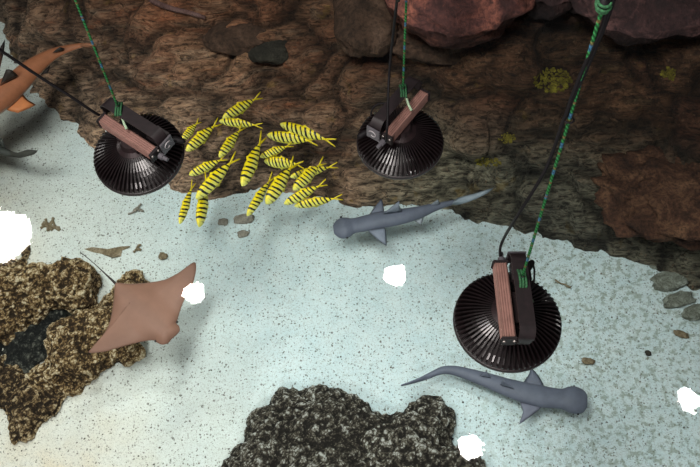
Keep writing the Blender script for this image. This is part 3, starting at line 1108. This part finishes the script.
proto = make_fish()
FISH = [  # nose px, tail px, width px, z, label
    (222.5, 118.5, 262, 95, 9, -0.70, 'yellow black-barred fish highest in the school, tail pointing up right'),
    (219, 121, 263, 126, 6, -0.72, 'slim yellow fish seen from above with chevron bars, second row of the school'),
    (186, 151, 220, 121, 10, -0.66, 'yellow barred fish just right of the left lamp, nose near its rim'),
    (182, 140, 200, 120, 7, -0.72, 'small yellow fish partly hidden behind the left lamp edge'),
    (219, 157, 244, 125, 9, -0.70, 'yellow fish below the chevron fish, tail up right, second column of the school'),
    (242, 186, 264, 134, 13, -0.62, 'broad pale yellow barred fish mid school, steeply nose down'),
    (189, 175, 227, 157, 8, -0.75, 'slim yellow fish lying over the big left pair, nose to the left'),
    (196, 199, 238, 155, 12, -0.62, 'large yellow fish slanting nose down left, crossing over the fish beneath it'),
    (199, 227, 208, 174, 12, -0.74, 'yellow fish hanging nose straight down over sand, lowest of the left half'),
    (179.5, 224, 194, 181, 8, -0.70, 'narrow yellow fish nose down at the left end of the school over sand'),
    (280, 124, 336, 143, 10, -0.66, 'yellow fish pointing up left, topmost of the right half of the school'),
    (267, 135, 318, 142, 10, -0.71, 'yellow fish lying level beneath the topmost right one, nose left'),
    (260, 157, 293, 144, 7, -0.74, 'slim yellow fish with raised tail at the inner left of the right half'),
    (264, 161, 304, 165, 10, -0.80, 'shadowed olive yellow fish tucked under the slim raised-tail one'),
    (266, 204, 296, 160, 14, -0.60, 'largest yellow fish of the right half, slanting nose down left'),
    (247, 216, 274, 174, 9, -0.68, 'yellow fish nose down at the lower left of the right half, over the sand edge'),
    (293, 190, 325, 160, 11, -0.68, 'pale yellow fish right of the largest one, tail up right'),
    (284, 204, 327, 182, 9, -0.64, 'yellow fish under the pale one, nose at the sand edge'),
    (294, 206, 343, 197, 8, -0.70, 'yellow fish lowest right of the school, lying level with forked tail to the right'),
    (290, 177, 338, 165, 8, -0.78, 'thin yellow fish deep in the right half, only its tail clear at the right'),
]
for i, (nx, ny, tx, ty, w, z, lab) in enumerate(FISH):
    o = proto if i == 0 else proto.copy()
    if i:
        col.objects.link(o)
    a, b = P(nx, ny, z), P(tx, ty, z + 0.015)
    d = (a - b)
    Ls = d.length
    d.normalize()
    X = d
    Y = Vector((0, 0, 1)).cross(X).normalized()
    Z = X.cross(Y)
    base_rot = Matrix((X, Y, Z)).transposed()
    look = (a - EYE).normalized()
    rolls = [base_rot @ Matrix.Rotation(q, 3, 'X') for q in (0.42, -0.42)]   # the school leans, showing its flanks
    rot = min(rolls, key=lambda m_: abs((m_ @ Vector((0, 0, 1))).dot(look)))
    Z = rot @ Vector((0, 0, 1))
    wpx = w * mpp(nx, ny, z)
    vd = (a - EYE).normalized()
    hv = math.sqrt(max(0.0, 1 - Z.dot(vd) ** 2))
    sw = 0.86 * wpx / (0.34 * hv * 0.55 + 0.17 * abs(Z.dot(vd)) * 0.75)
    sw = max(0.6 * Ls, min(1.15 * Ls, sw))
    o.matrix_world = Matrix.Translation((a + b) / 2) @ rot.to_4x4() @ Matrix.Diagonal((Ls, sw, sw, 1))
    tag(o, lab, 'fish', 'yellow black-barred fish in the school')


# ------------------------------------------------------------------ hanging lamps
def make_lamp(px, py, a, dirpx, logo_end, label, tilt=(0, 0), scale=1.0, led_r=0.072, R=0.21, att=0.0, lean_a=0.10, doff=(0, 0), led='led'):
    """px,py: centre of the rim; a: height over the water; dirpx: pixels of the driver ends"""
    root = empty('hanging_lamp', P(px, py, a))
    tag(root, label, 'lamp', 'round hanging lamps over the water')
    d0, d1 = P(*dirpx[0], a + 0.16), P(*dirpx[1], a + 0.16)
    yaw = math.atan2(d1.y - d0.y, d1.x - d0.x)
    root.matrix_world = Matrix.Translation(P(px, py, a)) @ Matrix.Rotation(tilt[0], 4, 'X') @ Matrix.Rotation(tilt[1], 4, 'Y') @ Matrix.Rotation(yaw, 4, 'Z') @ Matrix.Scale(scale, 4)
    # finned dome
    bm = bmesh.new()
    seg = 64
    prof = [(R * 0.99, 0.008), (R * 0.985, 0.016), (R * 0.90, 0.026), (R * 0.72, 0.046), (R * 0.5, 0.064), (R * 0.34, 0.074), (0.0, 0.078)]
    rings = []
    for r, z in prof[:-1]:
        rings.append([bm.verts.new((r * math.cos(k * 2 * PI / seg), r * math.sin(k * 2 * PI / seg), z)) for k in range(seg)])
    for p, q in zip(rings, rings[1:]):
        for k in range(seg):
            bm.faces.new((p[k], p[(k + 1) % seg], q[(k + 1) % seg], q[k]))
    c = bm.verts.new((0, 0, 0.078))
    for k in range(seg):
        bm.faces.new((rings[-1][k], rings[-1][(k + 1) % seg], c))
    nf = 60
    for k in range(nf):
        an = k * 2 * PI / nf
        ca, sa = math.cos(an), math.sin(an)
        outer = [(R * 0.995, 0.010), (R * 0.995, 0.030), (R * 0.96, 0.042), (R * 0.86, 0.058), (R * 0.66, 0.079), (R * 0.46, 0.094), (R * 0.36, 0.098), (R * 0.36, 0.07), (R * 0.7, 0.04)]
        th = 0.0032
        f0 = [bm.verts.new((r * ca - th * sa, r * sa + th * ca, z)) for r, z in outer]
        f1 = [bm.verts.new((r * ca + th * sa, r * sa - th * ca, z)) for r, z in outer]
        bm.faces.new(f0)
        bm.faces.new(f1[::-1])
        for i in range(len(outer)):
            j = (i + 1) % len(outer)
            bm.faces.new((f0[i], f1[i], f1[j], f0[j]))
    bmesh.ops.recalc_face_normals(bm, faces=bm.faces[:])
    obj('heat_sink', bm, M['sink'], root, smooth=False)
    # rim ring
    bm = bmesh.new()
    pr = [(R * 0.95, -0.012), (R * 1.0, -0.012), (R * 1.015, -0.004), (R * 1.015, 0.008), (R * 1.0, 0.014), (R * 0.95, 0.012)]
    rings = [[bm.verts.new((r * math.cos(k * 2 * PI / 72), r * math.sin(k * 2 * PI / 72), z)) for k in range(72)] for r, z in pr]
    for p, q in zip(rings, rings[1:] + rings[:1]):
        for k in range(72):
            bm.faces.new((p[k], p[(k + 1) % 72], q[(k + 1) % 72], q[k]))
    bmesh.ops.recalc_face_normals(bm, faces=bm.faces[:])
    obj('rim', bm, M['strap'], root)
    # underside tray and glowing lens
    bm = bmesh.new()
    outer = [bm.verts.new((R * 0.97 * math.cos(k * 2 * PI / 48), R * 0.97 * math.sin(k * 2 * PI / 48), -0.006)) for k in range(48)]
    bm.faces.new(outer[::-1])
    obj('tray', bm, M['sink'], root, smooth=False)
    bm = bmesh.new()
    sides = 12
    lo = [bm.verts.new((led_r * math.cos(k * 2 * PI / sides), led_r * math.sin(k * 2 * PI / sides), -0.016)) for k in range(sides)]
    bm.faces.new(lo[::-1])
    o = obj('lens', bm, M[led], root, smooth=False)
    o['label'] = 'glowing white lens'
    # hub
    bm = bmesh.new()
    tube(bm, [(0, 0, 0.07), (0, 0, 0.100), (0, 0, 0.112), (0, 0, 0.135)], [R * 0.38, R * 0.36, R * 0.27, R * 0.22], 32)
    for s in (-1, 1):
        box(bm, (s * 0.05, 0, 0.122), (0.03, 0.06, 0.03), 0.003)
    obj('hub', bm, M['hub'], root, smooth=False)
    UP = Vector((doff[0], doff[1], 0.030))
    upm = Matrix.Translation(UP)

    def lift(o_):
        o_.data.transform(upm)
        return o_
    # driver: ridged extrusion
    hl = 0.155
    bm = bmesh.new()
    pf = []
    yy, zl, zh = 0.025, 0.106, 0.160
    n = 7
    pf += [(-yy, zl), (yy, zl)]
    for i in range(3):
        z = zl + 0.012 + i * 0.013
        pf += [(yy, z), (yy - 0.004, z + 0.003), (yy - 0.004, z + 0.007), (yy, z + 0.010)]
    pf += [(yy - 0.006, zh)]
    for i in range(4):
        y = yy - 0.010 - i * 0.0095
        pf += [(y + 0.003, zh), (y + 0.001, zh - 0.004), (y - 0.004, zh - 0.004), (y - 0.006, zh)]
    pf += [(-yy + 0.004, zh)]
    for i in range(3):
        z = zh - 0.014 - i * 0.013
        pf += [(-yy, z), (-yy + 0.004, z - 0.003), (-yy + 0.004, z - 0.007), (-yy, z - 0.010)]
    e0 = [bm.verts.new((-hl, y, z)) for y, z in pf]
    e1 = [bm.verts.new((hl, y, z)) for y, z in pf]
    bm.faces.new(e0)
    bm.faces.new(e1[::-1])
    for i in range(len(pf)):
        j = (i + 1) % len(pf)
        bm.faces.new((e0[i], e1[i], e1[j], e0[j]))
    bmesh.ops.recalc_face_normals(bm, faces=bm.faces[:])
    lift(obj('driver_box', bm, M['driver'], root, smooth=False))
    # end caps of the driver
    for s in (-1, 1):
        bm = bmesh.new()
        box(bm, (s * (hl + 0.006), 0, 0.133), (0.012, 0.062, 0.062), 0.004)
        e = lift(obj('end_cap', bm, M['strap'], root, smooth=False))
        for qy in (-0.019, 0.019):
            bm = bmesh.new()
            cyl(bm, (s * (hl + 0.011), qy, 0.145), (s * (hl + 0.016), qy, 0.145), 0.006, seg=10)
            lift(obj('screw', bm, M['steel'], e))
    # yoke: flat steel strap leaning to +Y, with rounded corners
    bm = bmesh.new()
    lean = Matrix.Rotation(-lean_a, 3, 'X')
    path = [(-hl - 0.016, 0.0), (-hl - 0.022, 0.035), (-hl - 0.018, 0.065), (-hl + 0.004, 0.086), (-hl + 0.035, 0.09), (0, 0.09), (hl - 0.035, 0.09), (hl - 0.004, 0.086), (hl + 0.018, 0.065), (hl + 0.022, 0.035), (hl + 0.016, 0.0)]
    sm = catmull([(x, 0, z) for x, z in path], 50)
    hw, th = 0.030, 0.0028
    prev = None
    for i, p in enumerate(sm):
        t = (sm[min(i + 1, 49)] - sm[max(i - 1, 0)]).normalized()
        nrm = Vector((-t.z, 0, t.x))
        w = hw if 6 < i < 43 else hw * 0.8
        q = []
        for sy, sn in ((-1, -1), (1, -1), (1, 1), (-1, 1)):
            v = lean @ (p + Vector((0, sy * w, 0)) + nrm * sn * th)
            q.append(bm.verts.new(v + Vector((0, 0.050, 0.128))))
        if prev:
            for k in range(4):
                bm.faces.new((prev[k], prev[(k + 1) % 4], q[(k + 1) % 4], q[k]))
        else:
            bm.faces.new(q)
        prev = q
    bm.faces.new(prev[::-1])
    bmesh.ops.recalc_face_normals(bm, faces=bm.faces[:])
    lift(obj('bracket', bm, M['strap'], root, smooth=False))
    # junction box beside the driver at one end with its round mark
    bm = bmesh.new()
    jx = logo_end * (hl - 0.035)
    box(bm, (jx, 0.075, 0.135), (0.085, 0.075, 0.05), 0.006)
    jb = lift(obj('junction_box', bm, M['strap'], root, smooth=False))
    bm = bmesh.new()
    tr = Matrix.Rotation(0.0, 3, 'X')
    box(bm, (logo_end * (hl + 0.030), 0.062, 0.150), (0.008, 0.072, 0.075), 0.002)
    lift(obj('face_plate', bm, M['plate'], jb, smooth=False))
    bm = bmesh.new()
    pts = []
    for k in range(22):
        an = 0.5 + k / 21 * 5.0
        rr_ = 0.023 - 0.012 * (k / 21)
        pts.append((logo_end * (hl + 0.0355), 0.062 + rr_ * math.cos(an) * 1.0, 0.150 + rr_ * math.sin(an)))
    tube(bm, pts, 0.0028, 6)
    lift(obj('emblem', bm, M['mark'], jb))
    # cable gland and knob
    bm = bmesh.new()
    gx = logo_end * (hl + 0.02)
    tube(bm, [(gx, 0.01, 0.12), (gx + logo_end * 0.02, 0.012, 0.12), (gx + logo_end * 0.022, 0.012, 0.12), (gx + logo_end * 0.045, 0.013, 0.12)], [0.015, 0.015, 0.010, 0.009], 12)
    lift(obj('cable_gland', bm, M['plate'], root, smooth=False))
    bm = bmesh.new()
    tube(bm, [(logo_end * (hl - 0.02), 0.10, 0.105), (logo_end * (hl + 0.035), 0.135, 0.085), (logo_end * (hl + 0.045), 0.142, 0.082)], [0.014, 0.014, 0.009], 12)
    tube(bm, [(logo_end * (hl + 0.045), 0.142, 0.082), (logo_end * (hl + 0.02), 0.15, 0.06), (logo_end * (hl - 0.03), 0.145, 0.052)], 0.004, 8)
    lift(obj('plug', bm, M['rubber'], root))
    bpy.context.view_layer.update()
    top = root.matrix_world @ (lean @ Vector((att, 0, 0.093)) + Vector((0, 0.050, 0.128)) + UP)
    print('DRIVER', proj(root.matrix_world @ (Vector((0, 0, 0.133)) + UP)), 'ATT', proj(top))
    return root, top, root.matrix_world.copy()


LAMPS = [
    make_lamp(139.5, 155, 0.70, ((97, 125), (157, 163)), 1, 'round black finned lamp at upper left, beside the yellow fish', tilt=(math.radians(7), math.radians(-3)), att=-0.078),
    make_lamp(400, 143, 0.655, ((385, 138), (422, 95)), -1, 'round black finned lamp in the middle, in front of the brown rock', tilt=(0.02, 0), scale=0.965, att=0.058, doff=(0.045, 0.0)),
    make_lamp(507, 322, 0.79, ((498, 265), (507, 340)), -1, 'round black finned lamp on the right, over the pale sand', tilt=(0.02, 0.02), att=-0.053, doff=(-0.01, -0.035)),
]
# lamps beyond the frame whose white reflections float on the water
def off_lamp(rx, ry, a, label, **kw):
    v = P(rx, ry, -a)
    d0 = proj((v.x - 0.1, v.y + 0.1, a + 0.13))
    d1 = proj((v.x + 0.1, v.y, a + 0.13))
    px, py = proj((v.x, v.y, a))
    print('OFF LAMP', px, py)
    return make_lamp(px, py, a, (d0, d1), 1, label, **kw)


LAMPS.append(off_lamp(1, 239, 0.95, 'large round lamp beyond the left edge, seen as the big white reflection', scale=1.5, led_r=0.148, led='led_soft'))
LAMPS.append(off_lamp(688, 400, 0.95, 'round lamp beyond the right edge, seen as a white reflection on the water'))
for L_, (bx, by) in zip(LAMPS[:3], ((196, 293), (393, 280), (470, 443))):
    c = L_[2].translation
    print('REFL', proj((c.x, c.y, -c.z)), 'want', (bx, by), 'ropetop', proj(L_[1]))


# ropes and cables
def rope(top, zt, label, rad=0.0052, lean=(0, 0)):
    bm = bmesh.new()
    p0 = top
    pts = [Vector((p0.x + lean[0] * i / 40, p0.y + lean[1] * i / 40, p0.z + 0.004 + (zt - p0.z) * i / 40)) for i in range(41)]
    tube(bm, pts, rad, 10)
    o = obj('rope', bm, M['rope'])
    o.data.transform(Matrix.Translation(-top))
    o.location = top
    tag(o, label, 'rope', 'green hanging ropes')
    bm = bmesh.new()                                      # hitch round the strap
    for s in (-1, 0, 1):
        ring = [(s * 0.011 + 0.002 * math.sin(q), 0.036 * math.cos(q), 0.012 * math.sin(q) - 0.002) for q in [k * 2 * PI / 20 for k in range(21)]]
        tube(bm, ring, rad * 0.95, 8)
    k = obj('hitch', bm, M['hitch'], o)
    bm = bmesh.new()
    tube(bm, [(0.012, -0.03, -0.006), (0.022, -0.06, -0.03), (0.034, -0.085, -0.04)], [rad, rad * 1.1, rad * 1.3], 8)
    t = obj('rope_end', bm, M['ropeend'], o)
    t['label'] = 'pale frayed rope end'
    return o


rope(LAMPS[0][1], 3.3, 'green rope holding the upper left lamp')
rope(LAMPS[1][1], 3.3, 'green rope holding the middle lamp')
rp3 = rope(LAMPS[2][1], 3.3, 'green rope holding the right lamp, running up to a knot at the top edge')
rope(LAMPS[3][1], 3.3, 'green rope holding the large lamp beyond the left edge')
rope(LAMPS[4][1], 3.3, 'green rope holding the lamp beyond the right edge')


def cable(pxs, rad, label, n=40):
    """pxs: (px, py, z) along the cable"""
    bm = bmesh.new()
    pts = catmull([P(*p) if isinstance(p, tuple) else p for p in pxs], n)
    tube(bm, pts, rad, 10)
    return tag(recentre(obj('cable', bm, M['rubber'])), label, 'cable', 'black lamp cables')


def zrope(top, py):
    """height at which the vertical through top crosses picture row py"""
    lo, hi = top.z, H - 0.05
    for _ in range(40):
        m_ = (lo + hi) / 2
        if proj((top.x, top.y, m_))[1] > py:
            lo = m_
        else:
            hi = m_
    return lo


t3, t2, t1 = LAMPS[2][1], LAMPS[1][1], LAMPS[0][1]
c3 = lambda dx, dz, py: None
cable([(502, 262, 0.93), (500, 250, 0.98), (504, 238, 1.04), (516, 218, zrope(t3, 218)), (541, 178, zrope(t3, 178)), (552, 154, zrope(t3, 154)), (564, 119, zrope(t3, 119)), (577, 90, zrope(t3, 90)), (592, 56, zrope(t3, 56)),
       (606, 22, zrope(t3, 22)), (616, -8, zrope(t3, -8)), (626, -40, zrope(t3, -40)), Vector((t3.x + 0.03, t3.y, 3.3))], 0.0056, 'thick black cable running beside the right rope to the right lamp', 60)
cable([(566, 117, zrope(t3, 117)), (572, 97, zrope(t3, 97)), (588, 58, zrope(t3, 58)), (602, 28, zrope(t3, 28)), (612, -8, zrope(t3, -8)), (622, -40, zrope(t3, -40)), Vector((t3.x + 0.015, t3.y, 3.3))], 0.006, 'second black cable tied along the upper half of the right rope', 40)
cable([(386, 141, 0.87), (386.5, 134, 0.93), (387.5, 122, 0.98), (388, 100, 1.02), (389.5, 70, 1.10), (393, 35, 1.35), (397, 0, 1.6), (402, -40, 1.9), Vector((t2.x + 0.02, t2.y, 3.3))], 0.0058, 'black cable hanging down to the middle lamp beside its green rope')
cable([(375, 124, 0.66), (371, 114, 0.70), (376, 105, 0.74), (387, 103, 0.76)], 0.0045, 'short black cable loop on the middle lamp', 20)
cable([(99, 115, 0.86), (92, 111, 0.90), (70, 96, 1.0), (40, 77, 1.12), (0, 50, 1.3), (-60, 10, 1.6), (-120, -30, 1.9)], 0.0068, 'black cable running from the upper left lamp out past the left edge')

# knot / shackle at the top of the right rope
zk = zrope(t3, 4)
root = empty('rope_shackle', (t3.x, t3.y, zk))
tag(root, 'dark ball shackle wound with green rope at the top edge', 'shackle')
bm = bmesh.new()
bmesh.ops.create_uvsphere(bm, u_segments=20, v_segments=12, radius=0.016)
for v in bm.verts:
    v.co.z *= 1.15
obj('ball', bm, M['rubber'], root)
bm = bmesh.new()
for zz_, rr_ in ((-0.012, 0.0145), (-0.002, 0.018), (0.009, 0.0155)):
    ring = [(rr_ * math.cos(k * 2 * PI / 24), rr_ * math.sin(k * 2 * PI / 24), zz_ + 0.004 * math.sin(k * 2 * PI / 24)) for k in range(25)]
    tube(bm, ring, 0.004, 8)
obj('rope_wrap', bm, M['hitch'], root)
# cable tie
pz = zrope(t3, 120)
bm = bmesh.new()
ring = [(0.013 * math.cos(k * 2 * PI / 20), 0.011 * math.sin(k * 2 * PI / 20), 0) for k in range(21)]
tube(bm, ring, 0.003, 6)
o = obj('cable_tie', bm, M['rubber'])
o.location = (t3.x, t3.y, pz)
tag(o, 'black tie binding cable to the right rope halfway up', 'cable tie')

# ------------------------------------------------------------------ light
w = bpy.data.worlds.new('world')
scene.world = w
w.use_nodes = True
bg = w.node_tree.nodes['Background']
bg.inputs[0].default_value = (0.9, 0.86, 0.88, 1)
bg.inputs[1].default_value = 0.08


def area(name, loc, target, size, power, color):
    l = bpy.data.lights.new(name, 'AREA')
    l.shape = 'DISK'
    l.size = size
    l.energy = power
    l.color = color
    o = bpy.data.objects.new(name, l)
    col.objects.link(o)
    o.location = loc
    o.rotation_euler = (Vector(target) - Vector(loc)).to_track_quat('-Z', 'Y').to_euler()
    return o


area('hall_light', (-2.2, -3.8, 4.6), (0, 2.8, 0), 0.9, 420, (1, 0.93, 0.9))
area('overhead_fill', (-1.5, 1.3, 6.0), (-0.6, 3.0, 0), 1.8, 320, (1, 0.95, 0.9))  # added fill from an unseen source, brightens bank tops and sand

scene.view_settings.view_transform = 'Standard'
scene.view_settings.look = 'None'
scene.view_settings.exposure = 0
scene.cycles.use_denoising = True
scene.cycles.max_bounces = 6
scene.cycles.transparent_max_bounces = 12
scene.cycles.caustics_reflective = False
